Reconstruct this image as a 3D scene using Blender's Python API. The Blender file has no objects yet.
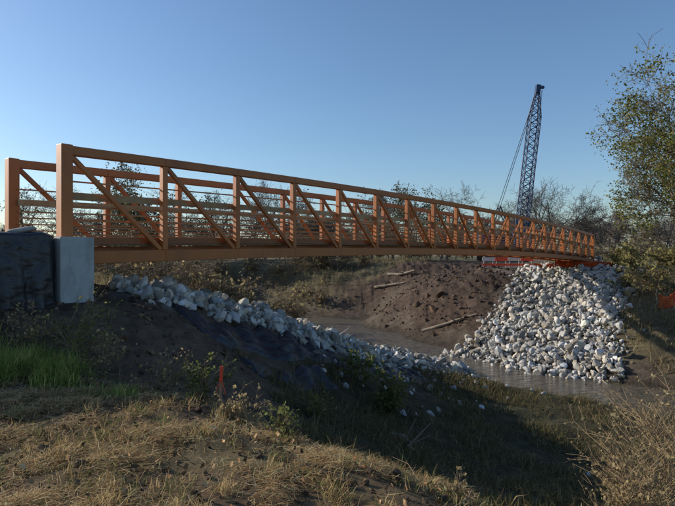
import bpy, math, numpy as np
from mathutils import Vector
R = np.random.default_rng(7)
scene = bpy.context.scene
COL = scene.collection

# ------------------------------------------------------------------ helpers
def vnoise(x, y, seed=0):
    xi = np.floor(x).astype(np.int64); yi = np.floor(y).astype(np.int64)
    xf = x - xi; yf = y - yi
    u = xf*xf*(3-2*xf); v = yf*yf*(3-2*yf)
    def h(a, b):
        n = (a*374761393 + b*668265263 + seed*974634777) & 0x7fffffff
        n = ((n ^ (n >> 13)) * 1274126177) & 0x7fffffff
        n = (n ^ (n >> 16)) & 0xffff
        return n/65535.0
    return ((h(xi, yi)*(1-u)+h(xi+1, yi)*u)*(1-v)+(h(xi, yi+1)*(1-u)+h(xi+1, yi+1)*u)*v)*2-1
def fbm(x, y, f, o=3, seed=0):
    s = 0; a = 1; t = 0
    for i in range(o):
        s = s + a*vnoise(x*f+13.7*i, y*f-7.3*i, seed+i); t += a; a *= .5; f *= 2.03
    return s/t

def make_mesh(name, V, F, mat=None, col=None, parent=None, smooth=False):
    V = np.asarray(V, dtype=np.float32)
    me = bpy.data.meshes.new(name)
    F = [np.asarray(f, dtype=np.int32) for f in F if len(f)]
    me.vertices.add(len(V)); me.vertices.foreach_set("co", V.ravel())
    nl = sum(f.size for f in F); npoly = sum(len(f) for f in F)
    me.loops.add(nl); me.polygons.add(npoly)
    li = np.concatenate([f.ravel() for f in F])
    st = []; off = 0
    for f in F:
        st.append(off+np.arange(len(f))*f.shape[1]); off += f.size
    me.loops.foreach_set("vertex_index", li.astype(np.int32))
    me.polygons.foreach_set("loop_start", np.concatenate(st).astype(np.int32))
    me.update(calc_edges=True)
    if col is not None:
        a = me.color_attributes.new("Col", 'FLOAT_COLOR', 'POINT')
        c = np.ones((len(V), 4), dtype=np.float32); c[:, :3] = col
        a.data.foreach_set("color", c.ravel())
    me.polygons.foreach_set("use_smooth", np.full(npoly, smooth, dtype=bool))
    me.validate()
    ob = bpy.data.objects.new(name, me); COL.objects.link(ob)
    if mat: me.materials.append(mat)
    if parent: ob.parent = parent
    return ob

def empty(name, loc=(0, 0, 0)):
    e = bpy.data.objects.new(name, None); e.empty_display_size = .3
    COL.objects.link(e); return e

def nrm(v):
    v = np.asarray(v, float); return v/(np.linalg.norm(v, axis=-1, keepdims=True)+1e-9)

def tubes(P0, P1, R0, R1, k=4):
    P0 = np.asarray(P0, float); P1 = np.asarray(P1, float); n = len(P0)
    R0 = np.asarray(R0, float).reshape(-1, 1); R1 = np.asarray(R1, float).reshape(-1, 1)
    d = nrm(P1-P0)
    ref = np.where(np.abs(d[:, 2:3]) > .9, np.array([[1., 0, 0]]), np.array([[0, 0, 1.]]))
    a = nrm(np.cross(d, ref)); b = np.cross(d, a)
    V = np.zeros((n, 2*k, 3))
    for i in range(k):
        t = 2*math.pi*i/k
        o = a*math.cos(t)+b*math.sin(t)
        V[:, i] = P0+o*R0; V[:, k+i] = P1+o*R1
    base = (np.arange(n)*2*k)[:, None]
    F = []
    for i in range(k):
        j = (i+1) % k
        F.append(base+np.array([[i, j, k+j, k+i]]))
    return V.reshape(-1, 3), np.concatenate(F)

class Buf:
    def __init__(s): s.V = []; s.F = {}; s.C = []; s.n = 0
    def add(s, V, F, c=None):
        V = np.asarray(V, float); F = np.asarray(F)
        s.V.append(V); s.F.setdefault(F.shape[1], []).append(F+s.n); s.n += len(V)
        if c is None: c = (.5, .5, .5)
        c = np.asarray(c, float)
        s.C.append(np.broadcast_to(c, (len(V), 3)))
    def out(s, name, mat, parent=None, smooth=False):
        return make_mesh(name, np.concatenate(s.V), [np.concatenate(f) for f in s.F.values()], mat, np.concatenate(s.C), parent, smooth)

BOXF = np.array([[0, 3, 2, 1], [4, 5, 6, 7], [0, 1, 5, 4], [1, 2, 6, 5], [2, 3, 7, 6], [3, 0, 4, 7]])
def beam(buf, p0, p1, w, h, side=None, c=None):
    p0 = np.array(p0, float); p1 = np.array(p1, float); d = nrm(p1-p0)
    if side is None: side = np.cross(d, [0, 0, 1.] if abs(d[2]) < .95 else [0, 1., 0])
    side = np.array(side, float); side = nrm(side-d*np.dot(side, d)); up = np.cross(side, d)
    V = []
    for p in (p0, p1):
        for sx, sy in ((-1, -1), (1, -1), (1, 1), (-1, 1)):
            V.append(p+side*sx*w/2+up*sy*h/2)
    buf.add(V, BOXF, c)

# ------------------------------------------------------------------ materials
def newmat(name):
    m = bpy.data.materials.new(name); m.use_nodes = True
    nt = m.node_tree; b = nt.nodes["Principled BSDF"]; return m, nt, b
def vcmat(name, rough=.9, nscale=6, amt=.35, bump=.0, bscale=20, transl=0, spec=.2, bdist=.02, stain=None):
    m, nt, b = newmat(name); N = nt.nodes; L = nt.links
    at = N.new("ShaderNodeAttribute"); at.attribute_name = "Col"
    tc = N.new("ShaderNodeTexCoord")
    nz = N.new("ShaderNodeTexNoise"); nz.inputs["Scale"].default_value = nscale; nz.inputs["Detail"].default_value = 8
    nz.inputs["Roughness"].default_value = .7
    L.new(tc.outputs["Object"], nz.inputs["Vector"])
    mr = N.new("ShaderNodeMapRange"); mr.inputs[1].default_value = .3; mr.inputs[2].default_value = .7
    mr.inputs[3].default_value = 1-amt; mr.inputs[4].default_value = 1+amt
    L.new(nz.outputs["Fac"], mr.inputs[0])
    mx = N.new("ShaderNodeVectorMath"); mx.operation = 'SCALE'
    L.new(at.outputs["Color"], mx.inputs[0]); L.new(mr.outputs[0], mx.inputs["Scale"])
    csock = mx.outputs[0]
    if stain:
        mp = N.new("ShaderNodeMapping"); mp.inputs["Scale"].default_value = stain[1]
        n3 = N.new("ShaderNodeTexNoise"); n3.inputs["Scale"].default_value = 1; n3.inputs["Detail"].default_value = 5
        L.new(tc.outputs["Object"], mp.inputs["Vector"]); L.new(mp.outputs[0], n3.inputs["Vector"])
        m3 = N.new("ShaderNodeMapRange"); m3.inputs[1].default_value = .5; m3.inputs[2].default_value = .7; m3.inputs[4].default_value = stain[2]
        L.new(n3.outputs["Fac"], m3.inputs[0])
        mm = N.new("ShaderNodeMix"); mm.data_type = 'RGBA'; mm.inputs[7].default_value = (*stain[0], 1)
        L.new(m3.outputs[0], mm.inputs[0]); L.new(csock, mm.inputs[6]); csock = mm.outputs[2]
    L.new(csock, b.inputs["Base Color"])
    b.inputs["Roughness"].default_value = rough
    b.inputs["Specular IOR Level"].default_value = spec
    if bump:
        n2 = N.new("ShaderNodeTexNoise"); n2.inputs["Scale"].default_value = bscale; n2.inputs["Detail"].default_value = 10
        n2.inputs["Roughness"].default_value = .7
        L.new(tc.outputs["Object"], n2.inputs["Vector"])
        bp = N.new("ShaderNodeBump"); bp.inputs["Strength"].default_value = bump; bp.inputs["Distance"].default_value = bdist
        L.new(n2.outputs["Fac"], bp.inputs["Height"]); L.new(bp.outputs[0], b.inputs["Normal"])
    if transl:
        tr = N.new("ShaderNodeBsdfTranslucent"); L.new(mx.outputs[0], tr.inputs["Color"])
        ms = N.new("ShaderNodeMixShader"); ms.inputs[0].default_value = transl
        L.new(b.outputs[0], ms.inputs[1]); L.new(tr.outputs[0], ms.inputs[2])
        L.new(ms.outputs[0], N["Material Output"].inputs["Surface"])
    return m
M_ground = vcmat("ground_soil", .95, 3, .5, .9, 9, bdist=.09)
M_grass = vcmat("grass_blades", .8, 2, .25, transl=.35)
M_leaf = vcmat("leaves", .7, 2, .25, transl=.5)
M_bark = vcmat("bark", .9, 3, .3)
M_rock = vcmat("limestone", .9, 5, .3, .5, 14, bdist=.03)
M_steel = vcmat("weathered_steel", .5, 1.5, .08, .03, 60, bdist=.002, spec=.45, stain=((.17, .055, .02), (1.6, 1.6, .8), .4))
M_paint = vcmat("equipment_paint", .5, 3, .15, spec=.4)
M_conc = vcmat("concrete", .85, 5, .12, .25, 30, bdist=.01, stain=((.22, .21, .19), (5, 5, 1.2), .6))
M_wood = vcmat("timber", .8, 8, .2, .2, 30, bdist=.006)
M_plast = vcmat("orange_plastic", .6, 3, .15, transl=.2)

def tarpmat():
    m, nt, b = newmat("black_plastic_sheet")
    b.inputs["Base Color"].default_value = (.016, .017, .02, 1); b.inputs["Roughness"].default_value = .42
    N = nt.nodes; L = nt.links
    tc = N.new("ShaderNodeTexCoord"); nz = N.new("ShaderNodeTexNoise"); nz.inputs["Scale"].default_value = 4; nz.inputs["Detail"].default_value = 4
    nz.inputs["Distortion"].default_value = 1.5
    bp = N.new("ShaderNodeBump"); bp.inputs["Strength"].default_value = .6; bp.inputs["Distance"].default_value = .04
    L.new(tc.outputs["Object"], nz.inputs["Vector"]); L.new(nz.outputs["Fac"], bp.inputs["Height"]); L.new(bp.outputs[0], b.inputs["Normal"])
    return m
M_tarp = tarpmat()
def watermat():
    m, nt, b = newmat("muddy_water")
    b.inputs["Base Color"].default_value = (.15, .12, .08, 1); b.inputs["Roughness"].default_value = .1
    b.inputs["Specular IOR Level"].default_value = .5
    N = nt.nodes; L = nt.links
    tc = N.new("ShaderNodeTexCoord"); mp = N.new("ShaderNodeMapping"); mp.inputs["Rotation"].default_value = (0, 0, -.9); mp.inputs["Scale"].default_value = (1, 2.5, 1)
    nz = N.new("ShaderNodeTexNoise"); nz.inputs["Scale"].default_value = 1.8; nz.inputs["Detail"].default_value = 6
    bp = N.new("ShaderNodeBump"); bp.inputs["Strength"].default_value = .8; bp.inputs["Distance"].default_value = .25
    L.new(tc.outputs["Object"], mp.inputs["Vector"]); L.new(mp.outputs[0], nz.inputs["Vector"]); L.new(nz.outputs["Fac"], bp.inputs["Height"]); L.new(bp.outputs[0], b.inputs["Normal"])
    return m
M_water = watermat()

# ------------------------------------------------------------------ terrain
CP = {
'G': [(-12,-6,-1.5),(0,-8,-1.6),(10,-8,-2),(-7,0,-1.55),(0,0,-1.6),(5,-1,-1.9),(3,2,-1.85),(-6,4,-1.6),(-2,4,-1.62),(0,3.3,-1.65),
      (-3,5.8,-1.66),(-1,5.0,-1.7),(.3,4.1,-1.75),(.95,3.4,-1.75),(-5,6.6,-1.6),(-12,4,-1.4),(-1.6,6.2,-1.80)],
'D': [(-5.5,8.6,-.95),(-8,9,-.8),(-13,11,-.7),(-5.2,10.2,-.95),(-7.5,12.5,-.8),(-3.5,9.5,-1.2),(-2.5,9.8,-1.7),(-2.2,7.9,-2.0),(-4.2,7.8,-1.5),
      (-1.9,12.3,-2.1),(1,16,-3.6),(-4,18,-2.2),(-6,20,-2.2),(-2.5,22,-3.4),(0,26,-4.8)],
'E': [(9.5,38,-1.8),(12,37,-1.8),(6.5,36,-3.5),(8.5,32.5,-3.8),(3,46,-3.2),(12,47,-1.1),(6,47,-1.3),(5.2,40,-3.0)],
'S': [(2.0,4.6,-2.45),(3.3,5.3,-2.9),(5,4,-2.9),(8,3,-3.2),(-.8,11.2,-2.9),(-.3,9.5,-3.0),(.7,6,-2.7),(2.5,7.15,-3.4),(3.6,7.2,-3.6),(2.9,13.6,-4.3),
      (6.6,15.6,-5.0),(-.5,7.3,-2.6),(1.5,10,-3.8),(6,10,-4.7),(10,10,-4.9),(3,18,-4.5),(8.5,19.3,-5.25),(10,16.2,-5.1),(13,11.5,-5.0),(12,5,-4.2),(20,2,-4),(6,20.3,-5.0)],
'R': [(-4.3,12,-.8),(-2.1,15,-1.7),(0,18,-2.95),(2.6,22,-4.3),(5,25.6,-5.4),
      (13,33,-3.2),(17,42,-1.2),(10,28,-4.4),(11.5,25.5,-4.4),(15,31,-3.1),(18.0,36,-1.9),(20,38.5,-1.4),(20.5,42,-1.0),(14.5,38,-1.9)],
'W': [(-22,54,-6),(-10,50,-6),(-4,46,-6),(0,40,-6),(2.2,34,-6),(4.2,29.5,-6),(6.2,26,-6),(9.3,22.2,-6),(12,19.4,-6),(15,16.2,-6),(20,11.2,-6),(30,4,-6),(45,-6,-6)],
'M': [(-2,38.5,-5.4),(-6,43,-5.2),(.6,33,-5.35),(2.6,28.5,-5.45),(3.0,43.5,-5),(4.4,36,-5.2),(5.9,31,-5.3),(7.4,27.5,-5.4),(9.7,24.2,-5.3),(12,22.2,-5.3),(15.5,19.4,-5.3),(21,14.5,-5.3)],
'B': [(14.0,23.5,-4.2),(16,27,-2.9),(19,31,-2),(23,34,-1.3),(19,22,-3),(26,24,-1.6),(30,15,-2),(40,5,-1.5),(-9,18,-1.6),(-15,38,-1.6),(-8,32,-2.4),(-8,42,-3.8),(-3,51,-2.5),(3.5,50,-1.3),(-3,55,-1.3),(-12,56,-1.3)],
'F': [(21,46,-1),(30,45,-1.1),(15,60,-1.1),(40,30,-1.2),(0,70,-1.2),(-30,72,-1.2),(40,60,-1.2),(-25,40,-1.2),(-20,25,-1.1),(-20,10,-.9),(-40,20,-1),(-40,45,-1.2),(-25,60,-1.2),(60,0,-1.5),(-30,-10,-1.4),(0,-30,-1.5),(40,-30,-1.5)]}
pts = []; cats = []; keys = list(CP)
for k in keys:
    for p in CP[k]: pts.append(p); cats.append(keys.index(k))
pts = np.array(pts, float); cats = np.array(cats)
n = len(pts)
def phi(r): return -np.sqrt(r*r+.16)
D = np.linalg.norm(pts[:, None, :2]-pts[None, :, :2], axis=-1)
A = np.zeros((n+3, n+3)); A[:n, :n] = phi(D); A[:n, n] = 1; A[:n, n+1:] = pts[:, :2]; A[n, :n] = 1; A[n+1:, :n] = pts[:, :2].T
W = np.linalg.solve(A, np.concatenate([pts[:, 2], [0, 0, 0]]))
PAL = {'G': (.15,.10,.055), 'D': (.115,.078,.052), 'E': (.075,.05,.035), 'S': (.062,.056,.028), 'R': (.15,.13,.11), 'W': (.10,.08,.055), 'M': (.10,.075,.053), 'B': (.14,.11,.06), 'F': (.19,.16,.085)}
pal = np.array([PAL[k] for k in keys])
ROUGHN = {'G': .07, 'D': .12, 'E': .24, 'S': .11, 'R': .05, 'W': .03, 'M': .05, 'B': .16, 'F': .05}
rgh = np.array([ROUGHN[k] for k in keys])
def terrain(X, Y, want=False):
    X = np.atleast_1d(np.asarray(X, float)); Y = np.atleast_1d(np.asarray(Y, float))
    Z = np.zeros(len(X)); C = np.zeros((len(X), 3)); G = np.zeros((len(X), len(keys)))
    for s in range(0, len(X), 20000):
        x = X[s:s+20000]; y = Y[s:s+20000]
        r = np.sqrt((x[:, None]-pts[:, 0])**2+(y[:, None]-pts[:, 1])**2)
        z = phi(r)@W[:n]+W[n]+W[n+1]*x+W[n+2]*y
        wx = x+fbm(x, y, .7, 3, 5)*.9*np.clip(r.min(1), .1, 1.5); wy = y+fbm(x, y, .7, 3, 9)*.9*np.clip(r.min(1), .1, 1.5)
        r2 = (wx[:, None]-pts[:, 0])**2+(wy[:, None]-pts[:, 1])**2
        w = 1/(r2+.05)**2.5; w /= w.sum(1, keepdims=True)
        g = np.zeros((len(x), len(keys)))
        for i in range(len(keys)): g[:, i] = w[:, cats == i].sum(1)
        amp = g@rgh
        dist = np.hypot(x-5, y-25); bl = np.clip((dist-45)/35, 0, 1); bl = bl*bl*(3-2*bl)
        z = z*(1-bl)+bl*(-1.2)
        z = z+amp*(fbm(x, y, 1.1, 4, 21)*1.1+fbm(x, y, 4.5, 3, 33)*.55)
        Z[s:s+20000] = z; G[s:s+20000] = g
        c = g@pal; far = np.array([.19, .16, .085])
        c = c*(1-bl[:, None])+far*bl[:, None]
        v = 1+.3*fbm(x, y, .35, 3, 41)+.4*fbm(x, y, 2.5, 3, 43)
        gr = np.clip(fbm(x, y, .5, 3, 51)*2, 0, 1)[:, None]*g[:, [keys.index('G')]]*.4
        c = c*(1-gr)+np.array([.08, .09, .03])*gr
        gb = (g[:, keys.index('B')]+g[:, keys.index('S')]*.5)[:, None]*np.clip(fbm(x, y, .45, 3, 55)*3, 0, 1)[:, None]*.7
        c = c*(1-gb)+np.array([.075, .055, .035])*gb
        wet = np.clip((-5.0-z)/.35, 0, 1)[:, None]*.45; c = c*(1-wet)
        C[s:s+20000] = np.clip(c*v[:, None], .01, 1)
    return (Z, C, G) if want else Z
ux = np.linspace(-1, 1, 640); uy = np.linspace(-1, 1, 640)
gx = 1+.6*np.sinh(ux*7.6)+22*ux; gy = 9+.6*np.sinh(uy*7.8)+26*uy
XX, YY = np.meshgrid(gx, gy)
Z, C, G = terrain(XX.ravel(), YY.ravel(), True)
V = np.stack([XX.ravel(), YY.ravel(), Z], 1)
nx = len(gx); ny = len(gy)
i, j = np.meshgrid(np.arange(nx-1), np.arange(ny-1)); b0 = (j*nx+i).ravel()
ground = make_mesh("ground", V, [np.stack([b0, b0+1, b0+nx+1, b0+nx], 1)], M_ground, C, smooth=True)

xs = np.linspace(-70, 90, 60)
XW, YW = np.meshgrid(xs, np.linspace(-50, 80, 50))
i, j = np.meshgrid(np.arange(59), np.arange(49)); b0 = (j*60+i).ravel()
make_mesh("creek_water", np.stack([XW.ravel(), YW.ravel(), np.full(XW.size, -5.42)], 1), [np.stack([b0, b0+1, b0+61, b0+60], 1)], M_water, smooth=True)

# ------------------------------------------------------------------ rocks
import bmesh
def rock_variant(rng):
    bm = bmesh.new()
    p = nrm(rng.normal(size=(15, 3)))*rng.uniform(.75, 1.1, (15, 1))*np.array([1, rng.uniform(.6, .95), rng.uniform(.45, .8)])
    for q in p: bm.verts.new(q)
    bmesh.ops.convex_hull(bm, input=bm.verts)
    for v in [v for v in bm.verts if not v.link_faces]: bm.verts.remove(v)
    bmesh.ops.bevel(bm, geom=list(bm.edges), offset=.06, segments=1, affect='EDGES')
    bmesh.ops.triangulate(bm, faces=bm.faces)
    bm.verts.index_update()
    V = np.array([v.co[:] for v in bm.verts]); F = np.array([[v.index for v in f.verts] for f in bm.faces]); bm.free()
    return V, F
RV = [rock_variant(R) for _ in range(14)]
def rotm(rng, n):
    q = nrm(rng.normal(size=(n, 4))); w, x, y, z = q.T
    return np.stack([1-2*(y*y+z*z), 2*(x*y-z*w), 2*(x*z+y*w), 2*(x*y+z*w), 1-2*(x*x+z*z), 2*(y*z-x*w), 2*(x*z-y*w), 2*(y*z+x*w), 1-2*(x*x+y*y)], 1).reshape(n, 3, 3)
def scatter_rocks(name, XY, rad, lift, base, var=.18):
    Z = terrain(XY[:, 0], XY[:, 1]); buf = Buf()
    vid = R.integers(0, len(RV), len(XY)); M = rotm(R, len(XY))
    for k in range(len(RV)):
        s = np.where(vid == k)[0]
        if not len(s): continue
        V0, F0 = RV[k]
        P = np.einsum('nij,vj->nvi', M[s], V0)*rad[s, None, None]
        P = P + np.stack([XY[s, 0], XY[s, 1], Z[s]+lift[s]], 1)[:, None]
        F = (F0[None]+(np.arange(len(s))*len(V0))[:, None, None]).reshape(-1, 3)
        br = np.exp(R.normal(0, var, (len(s), 1, 1))); warm = R.uniform(-.04, .12, (len(s), 1, 1))
        dark = np.where(R.random((len(s), 1, 1)) < .15, .5, 1.0)
        c = np.array(base)[None, None]*br*dark*(1+warm*np.array([1, 0, -1.4]))
        c = np.clip(np.broadcast_to(c, P.shape), .02, .70)
        buf.add(P.reshape(-1, 3), F, c.reshape(-1, 3))
    return buf.out(name, M_rock)
def inpoly(P, poly):
    x, y = P.T; r = np.zeros(len(P), bool); m = len(poly); j = m-1
    for i in range(m):
        xi, yi = poly[i]; xj, yj = poly[j]
        r ^= ((yi > y) != (yj > y)) & (x < (xj-xi)*(y-yi)/(yj-yi+1e-12)+xi); j = i
    return r
line = np.array([(-4.6, 11.3), (-4.0, 12.6), (-2.1, 15), (0, 18), (2.6, 22), (5.2, 26.2)])
seg = np.linalg.norm(np.diff(line, axis=0), axis=1); cum = np.r_[0, np.cumsum(seg)]
N1 = 2300; u = R.uniform(0, cum[-1], N1)
px = np.interp(u, cum, line[:, 0]); py = np.interp(u, cum, line[:, 1])
wd = np.interp(u/cum[-1], [0, .2, .5, 1], [.8, 1.1, 1.5, 1.7]); o = (R.uniform(-.6, 1, N1)+R.normal(0, .18, N1))*wd*(1+.3*fbm(u, u*0, .8, 2, 3))
XY1 = np.stack([px+.8*o, py-.6*o], 1)
rad1 = np.clip(R.lognormal(-2.0, .35, N1), .06, .28)*np.interp(u/cum[-1], [0, .4, 1], [.95, 1.1, 1.3])
N2 = 330; u2 = R.uniform(.2, 1, N2)*cum[-1]; o2 = R.exponential(1.1, N2)+.9
XY2 = np.stack([np.interp(u2, cum, line[:, 0])+.8*o2, np.interp(u2, cum, line[:, 1])-.6*o2], 1)
XYn = np.concatenate([XY1, XY2]); radn = np.concatenate([rad1, R.uniform(.05, .18, N2)])
scatter_rocks("riprap_rocks", XYn, radn, radn*R.uniform(-.2, .9, len(radn))*np.where(np.arange(len(radn)) < N1, 1, .1), (.40, .39, .37), .26)
poly = [(15.0, 42.6), (20.9, 42.6), (20.3, 38.5), (16.6, 31), (12.4, 23.4), (11.4, 21.9), (9.5, 23.4), (6.0, 26.6), (4.6, 28.3), (8, 30), (12.6, 36.5)]
P = np.stack([R.uniform(4, 21.5, 17000), R.uniform(21, 43, 17000)], 1)
Pj = P+R.normal(0, .35, P.shape); P = P[inpoly(Pj, poly)][:7000]
rad = np.clip(R.lognormal(-1.95, .4, len(P)), .07, .36)
scatter_rocks("riprap_rocks", P, rad, rad*R.uniform(-.2, 1.1, len(P))+.12*np.abs(fbm(P[:, 0], P[:, 1], .8, 2, 2)), (.42, .405, .38), .24)
P = np.concatenate([np.stack([R.uniform(-9, -1.5, 1800), R.uniform(6.8, 11.5, 1800)], 1), np.stack([R.uniform(-5, 1.5, 1300), R.uniform(2.3, 6.8, 1300)], 1), np.stack([R.uniform(3, 14, 1500), R.uniform(32, 46, 1500)], 1)])
rad = np.r_[R.exponential(.018, 1800)+.01, R.exponential(.015, 1300)+.006, R.exponential(.05, 1500)+.03]
ok = (P[:, 1] < 30) | (terrain(P[:, 0], P[:, 1]) > -5.2)
P = P[ok]; rad = rad[ok]
scatter_rocks("dirt_clods", P, rad, rad*.1, (.09, .062, .042), .25)

# ------------------------------------------------------------------ bridge
A0 = np.array([-5.2, 10.2]); LEN = 42.45; ax = np.array([.617, .787]); pr = np.array([-.787, .617]); WID = 2.46; NP = 20
ax3 = np.array([*ax, 0]); pr3 = np.array([*pr, 0])
def zc(t): return -.52*t+1.5*t*(1-t)
def BP(t, off, z, s=0):
    q = A0+ax*(LEN*t+s)+pr*off; return np.array([q[0], q[1], z+zc(np.clip(t, 0, 1))])
bridge = empty("truss_footbridge")
ORG = (.40, .125, .026); ORG2 = (.42, .16, .05)
def cv(c): return np.array(c)*R.uniform(.82, 1.15)
ZB = -.10; ZT = 1.975
for nm, off in (("near_truss", 0), ("far_truss", WID)):
    b = Buf()
    for k in range(NP):
        t0, t1 = k/NP, (k+1)/NP
        cc = cv(ORG)
        beam(b, BP(t0, off, ZT), BP(t1, off, ZT), .16, .18, pr3, ORG)
        beam(b, BP(t0, off, ZB), BP(t1, off, ZB), .18, .25, pr3, ORG)
        if k < NP/2: a, c = BP(t0, off, ZT-.09, .06), BP(t1, off, ZB+.125, -.08)
        else: a, c = BP(t1, off, ZT-.09, -.06), BP(t0, off, ZB+.125, .08)
        beam(b, a, c, .085, .10, pr3, cc)
    for k in range(NP+1):
        w = .22 if k in (0, NP) else .13
        zt = ZT+.105 if k in (0, NP) else ZT-.09
        beam(b, BP(k/NP, off, ZB+.126 if k not in (0, NP) else ZB-.13, (.0 if k else -.05)), BP(k/NP, off, zt, (.0 if k else -.05)), w+.012, w, pr3, cv(ORG))
    ob = b.out(nm, M_steel, bridge)
    md = ob.modifiers.new("bev", 'BEVEL'); md.width = .013; md.segments = 2; md.limit_method = 'ANGLE'
b = Buf()
for k in range(NP+1):
    beam(b, BP(k/NP, .1, ZB), BP(k/NP, WID-.1, ZB), .12, .2, None, cv(ORG))
for k in range(NP):
    for o in (.5, 1.0, 1.5, 2.0): beam(b, BP(k/NP, o, ZB+.16), BP((k+1)/NP, o, ZB+.16), .07, .1, pr3, ORG)
    a, c = (.15, WID-.15) if k % 2 else (WID-.15, .15)
    beam(b, BP(k/NP, a, ZB-.06), BP((k+1)/NP, c, ZB-.06), .06, .06, None, ORG)
b.out("floor_beams", M_steel, bridge)
b = Buf(); npl = 280
for k in range(npl):
    t0 = (k+.04)/npl; t1 = (k+.96)/npl
    beam(b, BP(t0, WID/2, ZB+.25), BP(t1, WID/2, ZB+.25), WID-.34, .05, pr3, cv((.24, .19, .13)))
b.out("deck_planks", M_wood, bridge)
b = Buf(); bw = Buf()
for off, sg in ((.13, 1), (WID-.13, -1)):
    for k in range(NP):
        for z in (.17, .31, .45, .59, .73, 1.22):
            beam(b, BP(k/NP, off, ZB+.28+z), BP((k+1)/NP, off, ZB+.28+z), .028, .03, pr3, ORG2)
        beam(b, BP(k/NP, off, ZB+.33), BP((k+1)/NP, off, ZB+.33), .02, .13, pr3, np.array(ORG)*.6)
        beam(bw, BP(k/NP, off+sg*.03, ZB+.28+.93), BP((k+1)/NP, off+sg*.03, ZB+.28+.93), .04, .14, pr3, cv((.42, .27, .14)))
b.out("safety_rails", M_steel, bridge); bw.out("rub_rails", M_wood, bridge)

def boxbuf(corners2d, z0, z1, c, buf):
    V = [(x, y, z0) for x, y in corners2d]+[(x, y, z1) for x, y in corners2d]
    buf.add(V, BOXF, c)
def loc2(s, o): q = A0+ax*s+pr*o; return (q[0], q[1])
ab = empty("bridge_abutment"); b = Buf(); CC = (.38, .39, .38)
boxbuf([loc2(-.32, -.42), loc2(.32, -.42), loc2(.32, -.14), loc2(-.32, -.14)], -2.2, .30, CC, b)
ob = b.out("cheek_wall", M_conc, ab); md = ob.modifiers.new("b", 'BEVEL'); md.width = .02; md.segments = 2
b = Buf()
boxbuf([loc2(-.31, -.137), loc2(.30, -.137), loc2(.30, WID+.15), loc2(-.31, WID+.15)], -2.2, -.26, CC, b)
boxbuf([loc2(-.31, -.137), loc2(-.2, -.137), loc2(-.2, WID+.15), loc2(-.31, WID+.15)], -.262, .26, CC, b)
boxbuf([loc2(-.32, WID+.153), loc2(.31, WID+.153), loc2(.31, WID+.45), loc2(-.32, WID+.45)], -2.2, .30, CC, b)
b.out("bridge_seat", M_conc, ab)
ab2 = empty("bridge_abutment"); b = Buf(); s0 = LEN
boxbuf([loc2(s0-.4, -.5), loc2(s0+.5, -.5), loc2(s0+.5, WID+.5), loc2(s0-.4, WID+.5)], -3, -.76, CC, b)
boxbuf([loc2(s0+.25, -.5), loc2(s0+.55, -.5), loc2(s0+.55, WID+.5), loc2(s0+.25, WID+.5)], -.762, -.25, CC, b)
b.out("bridge_seat", M_conc, ab2)

def grid_box(s0, s1, o0, o1, z0, z1, n=80):
    bm = bmesh.new(); bmesh.ops.create_cube(bm, size=1)
    bmesh.ops.subdivide_edges(bm, edges=bm.edges, cuts=n, use_grid_fill=True)
    bm.verts.index_update()
    V = np.array([v.co[:] for v in bm.verts])
    F = np.array([[v.index for v in f.verts] for f in bm.faces]); bm.free()
    q = V*2; q = q/np.maximum(1, (np.sum(np.abs(q)**24, 1)**(1/24)))[:, None]; L = q/2+.5
    s = s0+(s1-s0)*L[:, 0]; o = o0+(o1-o0)*L[:, 1]; z = z0+(z1-z0)*L[:, 2]
    a = s+o
    fold = (.055*np.sin(a*10+3*fbm(a, z*.5, 1.0, 3, 4))+.04*np.sin(a*21+z*2+4*fbm(a, z*.4, .8, 2, 9)))*(1.2-L[:, 2])+.04*fbm(a, z*1.5, 3, 3, 8)
    co = (o0+o1)/2
    o = o+np.sign(o-co)*np.abs(L[:, 1]-.5)*2*fold+(o-co)*.06*(1-L[:, 2])
    z = z+.07*fbm(s, o, 2.2, 3, 77)*L[:, 2]
    XYv = A0+s[:, None]*ax+o[:, None]*pr
    return np.column_stack([XYv, z]), F
V, F = grid_box(-4.5, -.35, -.40, WID+.6, -1.5, .38)
make_mesh("black_tarp", V, [F], M_tarp, smooth=True)
b = Buf()
for s, o, c in ((-.85, -.1, (.30, .28, .25)), (-1.4, .1, (.34, .30, .24)), (-2.0, -.05, (.36, .34, .3))):
    t = np.linspace(0, 2*np.pi, 13)[:-1]; ph = np.linspace(-np.pi/2, np.pi/2, 9)
    T, Pp = np.meshgrid(t, ph)
    x = .24*np.sign(np.cos(T))*np.abs(np.cos(T))**.6*np.cos(Pp)**.6; y = .15*np.sign(np.sin(T))*np.abs(np.sin(T))**.6*np.cos(Pp)**.6; z = .05*np.sin(Pp)+.03*np.sin(x*9)
    q = A0+ax*s+pr*o
    Vv = np.stack([q[0]+ax[0]*x.ravel()+pr[0]*y.ravel(), q[1]+ax[1]*x.ravel()+pr[1]*y.ravel(), .41+z.ravel()], 1)
    i, j = np.meshgrid(np.arange(12), np.arange(8))
    Fq = np.stack([j*12+i, j*12+(i+1) % 12, (j+1)*12+(i+1) % 12, (j+1)*12+i], -1).reshape(-1, 4)
    b.add(Vv, Fq, c)
b.out("sandbags", M_wood, None, True)

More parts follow.
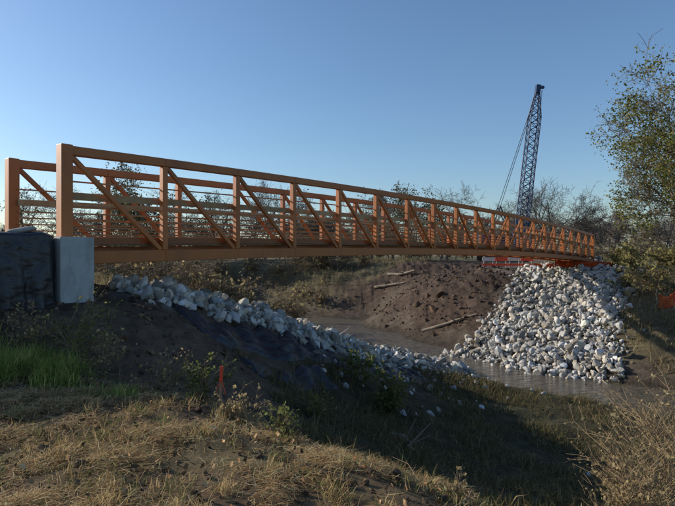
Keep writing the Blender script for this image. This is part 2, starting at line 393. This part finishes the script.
def drape(name, path, width, off, mat, lift=.05, seed=3):
    path = np.array(path); seg = np.linalg.norm(np.diff(path, axis=0), axis=1); cum = np.r_[0, np.cumsum(seg)]
    nu = int(cum[-1]*14); nv = 26
    u = np.linspace(0, cum[-1], nu); v = np.linspace(-.5, .5, nv); U, Vv = np.meshgrid(u, v, indexing='ij')
    w = width*(1+.5*fbm(U.ravel(), U.ravel()*0, .8, 3, seed)).reshape(U.shape)
    x = np.interp(U, cum, path[:, 0]); y = np.interp(U, cum, path[:, 1])
    dx = np.gradient(x[:, 0]); dy = np.gradient(y[:, 0]); l = np.hypot(dx, dy)
    X = x+(Vv*w+off)*(dy/l)[:, None]; Y = y-(Vv*w+off)*(dx/l)[:, None]
    Zt = terrain(X.ravel(), Y.ravel())+lift+.12*fbm(X.ravel()*1.5, Y.ravel(), 2.0, 3, seed)+.035*np.sin(U.ravel()*8+Vv.ravel()*5+3*fbm(U.ravel(), Vv.ravel(), 1, 2, 4))
    edge = (np.abs(Vv) > .49).ravel() | (U.ravel() < 1e-6) | (U.ravel() > cum[-1]-1e-6)
    Zt = Zt-edge*.15
    i, j = np.meshgrid(np.arange(nu-1), np.arange(nv-1), indexing='ij'); b0 = (i*nv+j).ravel()
    return make_mesh(name, np.stack([X.ravel(), Y.ravel(), Zt], 1), [np.stack([b0, b0+nv, b0+nv+1, b0+1], 1)], mat, smooth=True)
drape("geotextile_fabric", [(-3.1, 10.9), (-1.5, 12.9), (.0, 14.9), (1.4, 16.9), (3.0, 19.0)], 1.3, 0, M_tarp, .06)
drape("geotextile_fabric", [(-1.6, 10.4), (-.9, 11.6), (-.2, 12.6)], .8, 0, M_tarp, .04, 8)

# ------------------------------------------------------------------ grass
def blades(XY, Z, L, wid, pitch, yaw, col, bend=.3):
    n = len(XY); d = np.stack([np.cos(yaw)*np.cos(pitch), np.sin(yaw)*np.cos(pitch), np.sin(pitch)], 1)
    s = np.stack([-np.sin(yaw+R.normal(0, .6, n)), np.cos(yaw), 0*yaw], 1); s = nrm(s)*wid[:, None]
    p0 = np.column_stack([XY, Z]); m = p0+d*(L*.55)[:, None]; tip = p0+d*L[:, None]; tip[:, 2] -= bend*L*np.cos(pitch)*.6
    tip[:, :2] += R.normal(0, .15, (n, 2))*L[:, None]
    V = np.stack([p0-s/2, p0+s/2, m+s*.4, m-s*.4, tip], 1)
    b = np.arange(n)[:, None]*5
    return V.reshape(-1, 3), b+np.array([[0, 1, 2, 3]]), b+np.array([[3, 2, 4]]), np.repeat(col, 5, 0)
def pickcol(n, cols, p, var=.2):
    c = np.array(cols)[R.choice(len(cols), n, p=p)]; return np.clip(c*np.exp(R.normal(0, var, (n, 1))), 0, .7)
def mkgrass(name, sets):
    b = Buf()
    for V, q, t, c in sets:
        k = b.n; b.V.append(V); b.F.setdefault(4, []).append(q+k); b.F.setdefault(3, []).append(t+k); b.C.append(c); b.n += len(V)
    return b.out(name, M_grass)
iG, iS, iB, iF = keys.index('G'), keys.index('S'), keys.index('B'), keys.index('F')
def sample(nn, x0, x1, y0, y1, cat, clump=.0, cf=1.5, seed=0, thr=.35, sharp=.5):
    X = R.uniform(x0, x1, nn); Y = y0+(y1-y0)*R.uniform(0, 1, nn)**1.35
    Z, C, G = terrain(X, Y, True)
    g = G[:, cat] if np.isscalar(cat) else G[:, cat].sum(1)
    cl = fbm(X, Y, cf, 3, seed)
    k = (g > thr) & (cl > R.uniform(-1, 1, nn)*sharp+clump) & (np.abs(X) < Y*.72+1.2)
    return np.stack([X[k], Y[k]], 1), Z[k], cl[k]
STR = [(.56, .39, .18), (.38, .23, .095), (.19, .11, .05), (.12, .13, .04), (.64, .50, .27)]
sets = []
XY, Zs, cl = sample(270000, -7, 4, 1.6, 8.6, iG, -.02, 1.9, 61, .3, .22)
m = len(XY); sets.append(blades(XY, Zs+R.uniform(0, .04, m)+np.clip(cl, 0, 1)*.12, R.uniform(.04, .18, m), R.uniform(.003, .007, m), R.uniform(-.2, .35, m), R.uniform(0, 6.28, m), pickcol(m, STR, [.34, .27, .2, .04, .15]), .15))
XY, Zs, cl = sample(60000, -7, 4, 1.6, 8.6, iG, .15, 1.7, 71, .3, .2)
m = len(XY); sets.append(blades(XY, Zs, R.uniform(.04, .14, m)*(1+cl), R.uniform(.004, .008, m), R.uniform(.2, 1.4, m), R.uniform(0, 6.28, m), pickcol(m, [(.12, .145, .04), (.28, .20, .08), (.48, .34, .17)], [.25, .3, .45]), .5))
nt_ = 150; tx = R.uniform(-5.5, 2.0, nt_); ty = R.uniform(2.2, 7.2, nt_); tg = terrain(tx, ty, True)[2][:, iG]
for k in np.where(tg > .4)[0]:
    q = R.integers(40, 140); XY = np.stack([R.normal(tx[k], .05, q), R.normal(ty[k], .05, q)], 1)
    gc = [(.54, .38, .18), (.32, .21, .09), (.14, .18, .045)]; pp = [.6, .25, .15] if R.random() < .7 else [.15, .25, .6]
    sets.append(blades(XY, terrain(*XY.T), R.uniform(.06, .22, q), R.uniform(.003, .006, q), R.uniform(.2, 1.4, q), R.uniform(0, 6.28, q), pickcol(q, gc, pp), .8))
mkgrass("dry_grass", sets)
sets = []
for cx, cy, sx, sy, nn, hh in ((-4.35, 7.2, .6, .4, 9000, .45), (-3.7, 6.9, .5, .3, 3500, .34), (-5.6, 7.4, .7, .5, 6000, .42), (-2.6, 6.5, .5, .3, 1200, .2)):
    XY = np.stack([R.normal(cx, sx*.5, nn), R.normal(cy, sy*.5, nn)], 1); Zs = terrain(*XY.T)
    kk = fbm(XY[:, 0], XY[:, 1], 3.0, 2, 6) > -.15; XY = XY[kk]; Zs = Zs[kk]; m = len(XY)
    sets.append(blades(XY, Zs, R.uniform(.2, 1, m)*hh, R.uniform(.005, .010, m), R.uniform(.4, 1.5, m), R.uniform(0, 6.28, m), pickcol(m, [(.17, .25, .045), (.29, .33, .08), (.42, .36, .14)], [.45, .3, .25]), .8))
mkgrass("green_grass", sets)
sets = []
XY, Zs, cl = sample(150000, -3, 16, 3.6, 21, iS, -.08, .9, 81, .3, .3)
m = len(XY); sets.append(blades(XY, Zs, R.uniform(.10, .34, m)*(1+cl*.8), R.uniform(.008, .016, m), R.uniform(.1, 1.4, m), R.uniform(0, 6.28, m), pickcol(m, [(.075, .085, .03), (.14, .11, .05), (.26, .19, .09)], [.38, .34, .28]), .6))
XY, Zs, cl = sample(60000, -14, 28, 17, 56, iB, -.2, .6, 91, .3, .3)
m = len(XY); sets.append(blades(XY, Zs, R.uniform(.25, .8, m), R.uniform(.02, .04, m), R.uniform(.5, 1.5, m), R.uniform(0, 6.28, m), pickcol(m, [(.12, .11, .04), (.32, .25, .13), (.2, .14, .07)], [.3, .4, .3]), .5))
mkgrass("bank_grass", sets)

# ------------------------------------------------------------------ trees
def grow(rng, p, d, L, r, dep, maxd, segs, tips, up=.05, kids=5, wob=.16, spread=.8):
    n = 6 if dep == 0 else (4 if dep == 1 else (3 if dep < maxd else 2))
    st = []; q = np.array(p, float); d = nrm(d)
    for i in range(n):
        d = nrm(d+rng.normal(0, wob, 3)+np.array([0, 0, up]))
        q2 = q+d*L/n; ra = r*(1-.65*i/n); rb = r*(1-.65*(i+1)/n)
        segs.append((q, q2, ra, rb, dep)); st.append((q2, d, rb)); q = q2
    if dep >= maxd: tips.append(q); return
    for k in range(kids):
        a = rng.uniform(.3 if dep == 0 else .15, 1)*n; i = min(int(a), n-1)
        pp, dd, rr = st[i]; pp = pp-(dd*L/n)*(1-(a-i))
        pv = nrm(np.cross(dd, rng.normal(size=3)))
        cd = nrm(dd*rng.uniform(.5, 1)+pv*spread)
        grow(rng, pp, cd, L*rng.uniform(.42, .68), max(rr*.62, .008), dep+1, maxd, segs, tips, up, kids, wob*1.15, spread)
def leafquads(C, size, cols):
    n = len(C); M = rotm(R, n); s = size[:, None, None]
    q = np.array([[-.5, -.3, 0], [.5, -.35, .1], [.45, .35, 0], [-.5, .3, .12]])
    V = np.einsum('nij,vj->nvi', M, q)*s+C[:, None]
    return V.reshape(-1, 3), np.arange(n)[:, None]*4+np.arange(4)[None], np.repeat(cols, 4, 0)
def segbuf(buf, segs, col, rmin=0, k=3, T=None):
    P0 = np.array([s[0] for s in segs]); P1 = np.array([s[1] for s in segs])
    V, F = tubes(P0, P1, np.maximum([s[2] for s in segs], rmin), np.maximum([s[3] for s in segs], rmin*.8), k)
    buf.add(V, F, col)
nl_ = 3400; X = R.uniform(-5.5, 2.2, nl_); Y = R.uniform(2.0, 8.5, nl_); Zl, _, Gl = terrain(X, Y, True); ok = Gl[:, iG]+Gl[:, keys.index('D')] > .5
T = np.stack([X, Y, Zl+R.uniform(.005, .09, nl_)], 1)[ok]; b = Buf()
V, F, cc = leafquads(T, R.uniform(.015, .05, len(T)), pickcol(len(T), [(.24, .13, .06), (.38, .24, .12), (.12, .07, .04)], [.4, .3, .3], .25)); b.add(V, F, cc)
for k in range(160):
    x, y = R.uniform(-5, 1.5), R.uniform(2.3, 7.5); a = R.uniform(0, 6.28); L_ = R.uniform(.1, .45); z = terrain([x], [y])[0]+.05
    m_ = np.array([x+math.cos(a)*L_*.5, y+math.sin(a)*L_*.5, z+R.uniform(.0, .06)]); e = m_+np.array([math.cos(a+.4)*L_*.5, math.sin(a+.4)*L_*.5, R.uniform(-.03, .06)])
    r_ = R.uniform(.002, .006); V, F = tubes([(x, y, z), m_], [m_, e], [r_, r_*.8], [r_*.8, r_*.4], 4); b.add(V, F, np.array((.20, .14, .09))*R.uniform(.5, 1.7))
b.out("leaf_litter", M_bark)

variants = []
for v in range(7):
    rg = np.random.default_rng(100+v); segs = []; tips = []
    grow(rg, (0, 0, 0), (0, 0, 1), 6.2, .17, 0, 4, segs, tips, .06, 5, .13, .85)
    P0 = np.array([s[0] for s in segs]); P1 = np.array([s[1] for s in segs]); r0 = np.array([s[2] for s in segs]); r1 = np.array([s[3] for s in segs])
    H = P1[:, 2].max(); variants.append((P0/H, P1/H, r0/H, r1/H, np.array(tips)/H))
bt = Buf(); bl = Buf()
def put_tree(x, y, H, v, col, leaf=0, lcol=None, wide=1.0, rmin=.018, k=3, bt=bt, bl=bl):
    P0, P1, r0, r1, tips = variants[v]; a = R.uniform(0, 6.28); c, s = math.cos(a), math.sin(a)
    M = np.array([[c*wide, -s*wide, 0], [s*wide, c*wide, 0], [0, 0, 1]])*H
    z = terrain([x], [y])[0]-.1; o = np.array([x, y, z])
    V, F = tubes(P0@M.T+o, P1@M.T+o, np.maximum(r0*H, rmin), np.maximum(r1*H, rmin*.8), k)
    bt.add(V, F, col)
    if leaf:
        T = tips@M.T+o; T = T[R.integers(0, len(T), leaf)]+R.normal(0, .3, (leaf, 3))
        V, F, cc = leafquads(T, R.uniform(.12, .3, leaf), np.array(lcol)*np.exp(R.normal(0, .3, (leaf, 1))))
        bl.add(V, F, cc)
bc = lambda: np.array((.13, .105, .085))*R.uniform(.7, 1.4)
spec = [(-23.4, 60, 12.4, 1800), (-25.5, 63, 10.5, 900), (-20.5, 66, 10, 200), (-10.9, 80, 13, 0), (-13.5, 84, 11.5, 0), (11.5, 90, 13.2, 3500), (9.6, 92, 12.5, 2500), (17.5, 90, 13.6, 0), (19.5, 95, 13, 0),
        (33.4, 85, 13.6, 0), (35.5, 88, 13, 0), (37.4, 85, 13, 0), (31, 86, 12, 0), (39.7, 80, 10.2, 0), (45.7, 80, 9, 300), (43, 86, 10, 0), (-41.9, 70, 10.5, 300), (-36.6, 70, 11, 0), (-32, 72, 10.5, 300), (-28, 75, 10, 0),
        (-2.6, 80, 11, 300), (2, 86, 11, 0), (-18, 82, 11, 0), (-6, 84, 11, 0), (49, 78, 9.5, 0), (52, 84, 10, 0), (27, 90, 10.5, 0), (23, 95, 11, 0), (-16, 70, 9.5, 300), (5, 78, 9.5, 0)]
for x, y, H, lf in spec:
    put_tree(x, y, H, R.integers(0, 7), bc(), lf, (.09, .085, .035), R.uniform(.85, 1.15))
for k in range(110):
    y = R.uniform(95, 190); a = math.radians(R.uniform(-50, 50)); H = R.uniform(8, 13)*(y/130)**.7
    put_tree(y*math.tan(a), y, H, R.integers(0, 7), bc()*1.1, int(R.choice([0, 0, 250])), (.10, .09, .04), R.uniform(1, 1.5), .045)
dt = bt.out("distant_trees", M_bark)
bl2 = bl.out("distant_tree_leaves", M_leaf, dt)
bt = Buf(); bl = Buf()
for k in range(150):
    y = R.uniform(52, 85); x = R.uniform(-.75, .8)*y
    if 14 < x < 30 and y < 70: continue
    put_tree(x, y, R.uniform(1.6, 4.0), R.integers(0, 7), np.array((.19, .145, .095))*R.uniform(.7, 1.3), 60, (.17, .14, .07), R.uniform(1.2, 2.2), .018, 3, bt, bl)
for k in range(80):
    x, y = R.uniform(-20, 4), R.uniform(30, 58)
    g = terrain([x], [y])[0]
    if g < -4.8: continue
    put_tree(x, y, R.uniform(.9, 2.4), R.integers(0, 7), np.array((.25, .18, .11))*R.uniform(.7, 1.3), 60, (.23, .18, .09), R.uniform(1.2, 2), .012, 3, bt, bl)
for k in range(60):
    x, y = R.uniform(14.5, 32), R.uniform(21, 46)
    if x < 12.4+(y-21)*.42+.8: continue
    if abs(x/y-.62) < .035 and y < 29: continue
    put_tree(x, y, R.uniform(.8, 2.2), R.integers(0, 7), np.array((.27, .20, .115))*R.uniform(.7, 1.3), 150, (.22, .19, .07), R.uniform(1.1, 1.9), .01, 3, bt, bl)
br = bt.out("brush_thicket", M_bark); bl.out("brush_leaves", M_leaf, br)

ct = empty("cottonwood_tree"); rg = np.random.default_rng(11); segs = []; tips = []
zb = terrain([22.0], [32])[0]-.2
grow(rg, (22.0, 32, zb), (-.05, 0, 1), 9.2, .24, 0, 4, segs, tips, .02, 7, .10, .75)
grow(rg, (22.3, 32.3, zb), (.25, .1, 1), 8.5, .2, 0, 4, segs, tips, .03, 6, .12, .8)
grow(rg, (21.8, 31.8, zb+3.4), (-.42, 0, .8), 4.0, .12, 1, 4, segs, tips, -.01, 6, .12, .7)
segs = [s for s in segs if s[4] < 2 or s[1][2] > 1.2]
b = Buf(); segbuf(b, segs, (.17, .14, .105), .012, 5); b.out("trunk_and_limbs", M_bark, ct)
T = np.array(tips); T = T[T[:, 2] > 1.2]; Nl = 42000
T = T[R.integers(0, len(T), Nl)]
keep = fbm(T[:, 0]+T[:, 2]*.7, T[:, 1]-T[:, 2], .55, 2, 17) > -.08; T = T[keep]
T = T+R.normal(0, .2, T.shape)*np.array([1, 1, 1.3])
cl = fbm(T[:, 0]*1.2, T[:, 2]*1.2+T[:, 1], .9, 2, 5)[:, None]
cols = pickcol(len(T), [(.13, .15, .035), (.21, .19, .045), (.32, .24, .06), (.07, .09, .022)], [.36, .3, .12, .22], .22)*(1+.5*cl)
b = Buf(); V, F, cc = leafquads(T, R.uniform(.07, .15, len(T)), cols); b.add(V, F, cc); b.out("foliage", M_leaf, ct)

# ------------------------------------------------------------------ weeds
def weed(name, x, y, h, nst, col, lcol, nleaf, spread=.35, seed=0, lsize=.035):
    rg = np.random.default_rng(seed); b = Buf(); segs = []; tips = []; z = terrain([x], [y])[0]-.03
    for k in range(nst):
        o = rg.normal(0, .10*h, 2)
        grow(rg, (x+o[0], y+o[1], z), (rg.normal(0, spread), rg.normal(0, spread), 1), h*rg.uniform(.5, 1), .006, 1, 3, segs, tips, .06, 5, .14, .6)
    segs = [(a, q, min(r0, .006), min(r1, .005), d) for a, q, r0, r1, d in segs]
    segs = [(a, q, r0/(1+.6*(d-1)), r1/(1+.6*(d-1)), d) for a, q, r0, r1, d in segs]
    segbuf(b, segs, col, .0018, 3)
    ob = b.out(name, M_bark)
    if nleaf:
        T = np.array([s[1] for s in segs]); T = T[rg.integers(0, len(T), nleaf)]+rg.normal(0, .015, (nleaf, 3))
        b = Buf(); V, F, cc = leafquads(T, rg.uniform(.5, 1.3, nleaf)*lsize, np.array(lcol)*np.exp(rg.normal(0, .3, (nleaf, 1)))); b.add(V, F, cc); b.out("leaves", M_leaf, ob)
BR = (.22, .16, .10); GL = (.16, .175, .055); TL = (.34, .26, .13)
weed("weed_plant", -3.75, 7.7, .8, 8, BR, GL, 600, .3, 1)
weed("weed_plant", -3.2, 7.6, .6, 6, BR, TL, 300, .3, 2)
weed("weed_plant", -4.6, 7.9, .6, 6, BR, TL, 300, .3, 22)
weed("weed_plant", -2.3, 7.1, .5, 6, BR, TL, 260, .35, 3)
weed("weed_plant", -1.75, 6.9, .5, 9, BR, GL, 700, .4, 4)
weed("weed_plant", -1.2, 6.0, .38, 7, BR, TL, 260, .5, 5)
weed("weed_plant", -.55, 5.4, .35, 7, BR, GL, 260, .5, 6)
weed("weed_plant", 1.4, 12.5, .95, 11, BR, GL, 1500, .45, 7, .06)
weed("weed_plant", .6, 13.5, .7, 8, BR, GL, 900, .4, 8, .06)
weed("weed_plant", -.4, 9.3, .5, 7, BR, GL, 300, .5, 12, .05)
for k, (x, y, h) in enumerate([(3.3, 5.6, 1.2), (3.7, 6.0, 1.5), (4.1, 6.4, 1.6), (3.1, 5.2, 1.0), (4.0, 5.8, 1.5), (4.6, 7.2, 1.7), (3.6, 6.7, 1.2), (5.2, 8, 1.9), (2.7, 5.0, .7)]):
    weed("weed_plant", x, y, h, 7, (.30, .21, .12), (.34, .26, .13), 340, .28, 30+k)
weed("weed_plant", .9, 4.2, .3, 4, BR, TL, 60, .9, 50)

def stake(name, x, y, h, c):
    b = Buf(); z = terrain([x], [y])[0]
    beam(b, (x, y, z-.15), (x+.02, y, z+h*.66), .035, .02, (1, 0, 0), (.35, .24, .13))
    beam(b, (x+.02, y, z+h*.66), (x+.03, y, z+h), .037, .022, (1, 0, 0), c)
    beam(b, (x+.03, y-.012, z+h*.70), (x+.085, y-.03, z+h*.40), .004, .025, (1, 0, 0), c)
    beam(b, (x+.01, y-.012, z+h*.70), (x-.03, y-.03, z+h*.46), .004, .022, (1, 0, 0), c)
    return b.out(name, M_paint)
stake("survey_stake", -1.45, 6.5, .56, (.70, .07, .03))

# ------------------------------------------------------------------ driftwood logs
def log(x0, y0, x1, y1, r, nm, up=0):
    b = Buf(); t = np.linspace(0, 1, 9); X = x0+(x1-x0)*t; Y = y0+(y1-y0)*t; Zl = terrain(X, Y); Zl = np.interp(t, [0, .5, 1], [Zl[0], max(Zl[4], (Zl[0]+Zl[8])/2), Zl[8]+up])+r*.7
    X = X+R.normal(0, .07, 9); P = np.stack([X, Y, Zl], 1)
    V, F = tubes(P[:-1], P[1:], r*(1-.5*t[:-1]), r*(1-.5*t[1:]), 8); b.add(V, F, (.26, .21, .15))
    for k in (3, 5, 6):
        q = P[k]; e = q+np.array([R.normal(0, .4), R.normal(0, .3), R.uniform(.2, .6)]); V, F = tubes([q], [e], [r*.4], [r*.15], 6); b.add(V, F, (.26, .21, .15))
    b.out(nm, M_bark, smooth=True)
log(5.4, 33.5, 8.4, 32.2, .12, "driftwood_log"); log(4.4, 47, 6.6, 45.0, .14, "driftwood_log", .4); log(3.2, 46, 5.6, 44.5, .12, "driftwood_log")
log(1.15, 10.6, 1.5, 10.0, .05, "driftwood_log")

# ------------------------------------------------------------------ crane
cr = empty("crawler_crane"); BL = (.02, .04, .10); foot = np.array([21.3, 62, .9]); tip = np.array([23.5, 62.2, 19.2])
b = Buf(); d = nrm(tip-foot); Lb = np.linalg.norm(tip-foot); sy = np.array([0, 1., 0]); sx = nrm(np.cross(sy, d)); sy = np.cross(d, sx)
def bc_(u, i):
    w = np.interp(u, [0, .14, .82, 1], [.3, 1.15, 1.15, .3])/2
    s = [(-1, -1), (1, -1), (1, 1), (-1, 1)][i]; return foot+d*Lb*u+sx*s[0]*w+sy*s[1]*w
NB = 22
for k in range(NB):
    u0, u1 = k/NB, (k+1)/NB
    for i in range(4):
        j = (i+1) % 4
        for (p, q, r) in ((bc_(u0, i), bc_(u1, i), .07), (bc_(u0, i), bc_(u1, j), .034), (bc_(u0, j), bc_(u1, i), .034), (bc_(u0, i), bc_(u0, j), .03)):
            V, F = tubes([p], [q], [r], [r], 5); b.add(V, F, BL)
beam(b, tip-d*.4, tip+d*.5, .5, .6, None, BL); beam(b, tip+sx*-.2+d*.2, tip+sx*.7+d*.35, .3, .3, None, BL)
b.out("lattice_boom", M_paint, cr)
b = Buf(); gan = np.array([18.9, 62, 5.4])
for o in (-.5, .5):
    oo = np.array([0, o, 0])
    for p, q, r in ((tip+oo*.4, gan+oo, .035), (gan+oo, np.array([17.6, 62, 2.2])+oo, .07), (gan+oo, np.array([20.2, 62, 2.2])+oo, .07), (tip+sx*.5+oo*.2, foot+d*2+sx*.9+oo*.3, .02)):
        V, F = tubes([p], [q], [r], [r], 5); b.add(V, F, (.03, .03, .035))
b.out("gantry_and_cables", M_paint, cr)
b = Buf()
beam(b, (16.6, 62, 1.3), (21.2, 62, 1.3), 2.6, 1.7, (0, 1, 0), BL)
beam(b, (16.2, 62, 1.0), (16.6, 62, 1.0), 3.0, 1.3, (0, 1, 0), (.05, .05, .05))
beam(b, (20.0, 60.2, 1.35), (21.9, 60.2, 1.35), .9, 1.8, (0, 1, 0), BL)
beam(b, (20.15, 59.74, 1.6), (21.75, 59.74, 1.6), .03, 1.0, (0, 1, 0), (.25, .3, .33))
beam(b, (18, 62, .1), (20.4, 62, .1), 2.0, .7, (0, 1, 0), (.04, .04, .04))
for oy in (-1.7, 1.7):
    n_ = 20; pr_ = []
    for k in range(n_):
        a = 2*math.pi*k/n_; pr_.append((19.2+np.sign(math.cos(a))*2.1+.48*math.cos(a), -.62+.5*math.sin(a)))
    pr_ = np.array(pr_); V = np.concatenate([np.column_stack([pr_[:, 0], np.full(n_, 62+oy-.35), pr_[:, 1]]), np.column_stack([pr_[:, 0], np.full(n_, 62+oy+.35), pr_[:, 1]])])
    F = np.array([[i, (i+1) % n_, n_+(i+1) % n_, n_+i] for i in range(n_)]); b.add(V, F, (.05, .045, .04))
    b.add(V, np.array([list(range(n_)), list(range(n_, 2*n_))]), (.05, .045, .04))
    for k in range(9):
        x = 17.2+k*.5; V, F = tubes([(x, 62+oy-.4, -.85)], [(x, 62+oy+.4, -.85)], [.17], [.17], 10); b.add(V, F, (.04, .04, .04))
b.out("upperworks_and_tracks", M_paint, cr)

# ------------------------------------------------------------------ orange fence + barrier
def fence(name, path, h=1.0, c=(.75, .13, .03)):
    b = Buf(); path = np.array(path, float)
    for a, e in zip(path[:-1], path[1:]):
        L = np.linalg.norm(e-a); m = max(2, int(L/.18)); t = np.linspace(0, 1, m+1); X = a[0]+(e[0]-a[0])*t; Y = a[1]+(e[1]-a[1])*t; Zl = terrain(X, Y)
        sag = -.18*np.sin(np.pi*t)
        for r in range(8):
            z = Zl+.08+(h+sag-.08)*r/7; P = np.stack([X, Y, z], 1); V, F = tubes(P[:-1], P[1:], np.full(m, .026), np.full(m, .026), 4); b.add(V, F, c)
        P0 = np.stack([X, Y, Zl+.08], 1); P1 = np.stack([X, Y, Zl+h+sag], 1); V, F = tubes(P0, P1, np.full(m+1, .02), np.full(m+1, .02), 4); b.add(V, F, c)
    for a in path:
        z = terrain([a[0]], [a[1]])[0]; beam(b, (a[0], a[1], z-.2), (a[0], a[1], z+h+.25), .05, .05, (1, 0, 0), (.12, .12, .1))
    b.out(name, M_plast)
fence("orange_safety_fence", [(15.2, 41.0), (16.8, 40.9), (18.2, 40.7), (19.8, 40.2), (21.4, 40.4)], .6)
fence("orange_safety_fence", [(16.3, 27.0), (17.2, 26.8), (18.4, 27.2)], .8)
b = Buf()
for k in range(5):
    x = 11.8+k*1.05; beam(b, (x, 43.2, -.50), (x+1.0, 43.1, -.50), .06, .3, None, (.7, .10, .05) if k % 2 else (.6, .58, .55))
    for e in (.12, .88): beam(b, (x+e, 43.2, -1.4), (x+e, 43.2, -.36), .05, .05, (1, 0, 0), (.4, .4, .38))
    beam(b, (x, 43.2, -.95), (x+1.0, 43.1, -.95), .06, .18, None, (.7, .10, .05))
b.out("road_barricade", M_paint)
b = Buf(); beam(b, (17.0, 41.2, -.74), (23.6, 41.6, -.92), .3, .3, None, (.62, .10, .03)); b.out("timber_plank", M_wood)

# ------------------------------------------------------------------ light, sky, camera
EL, AZ = 21.5, -73
sd = np.array([math.sin(math.radians(AZ))*math.cos(math.radians(EL)), math.cos(math.radians(AZ))*math.cos(math.radians(EL)), math.sin(math.radians(EL))])
sl = bpy.data.lights.new("sun", 'SUN'); sl.energy = 5.0; sl.angle = math.radians(.5); sl.color = (1, .93, .82)
so = bpy.data.objects.new("sun", sl); COL.objects.link(so); so.rotation_euler = Vector(-sd).to_track_quat('-Z', 'Y').to_euler()
w = bpy.data.worlds.new("World"); scene.world = w; w.use_nodes = True; nt = w.node_tree
sky = nt.nodes.new("ShaderNodeTexSky"); sky.sky_type = 'NISHITA'; sky.sun_disc = False
sky.sun_elevation = math.radians(EL); sky.sun_rotation = math.radians(AZ); sky.altitude = 0; sky.air_density = 1.1; sky.dust_density = .7; sky.ozone_density = 4.5
nt.links.new(sky.outputs[0], nt.nodes["Background"].inputs[0]); nt.nodes["Background"].inputs[1].default_value = .15
scene.view_settings.view_transform = 'Standard'; scene.view_settings.look = 'None'; scene.view_settings.exposure = 0
cam = bpy.data.cameras.new("camera"); co = bpy.data.objects.new("camera", cam); COL.objects.link(co)
cam.sensor_width = 36; cam.lens = 36*530/675; cam.clip_end = 3000; cam.clip_start = .05
co.location = (0, 0, 0); co.rotation_euler = (math.radians(90), 0, 0); scene.camera = co
print("OBJ", len(bpy.data.objects), "polys", sum(len(m.polygons) for m in bpy.data.meshes))
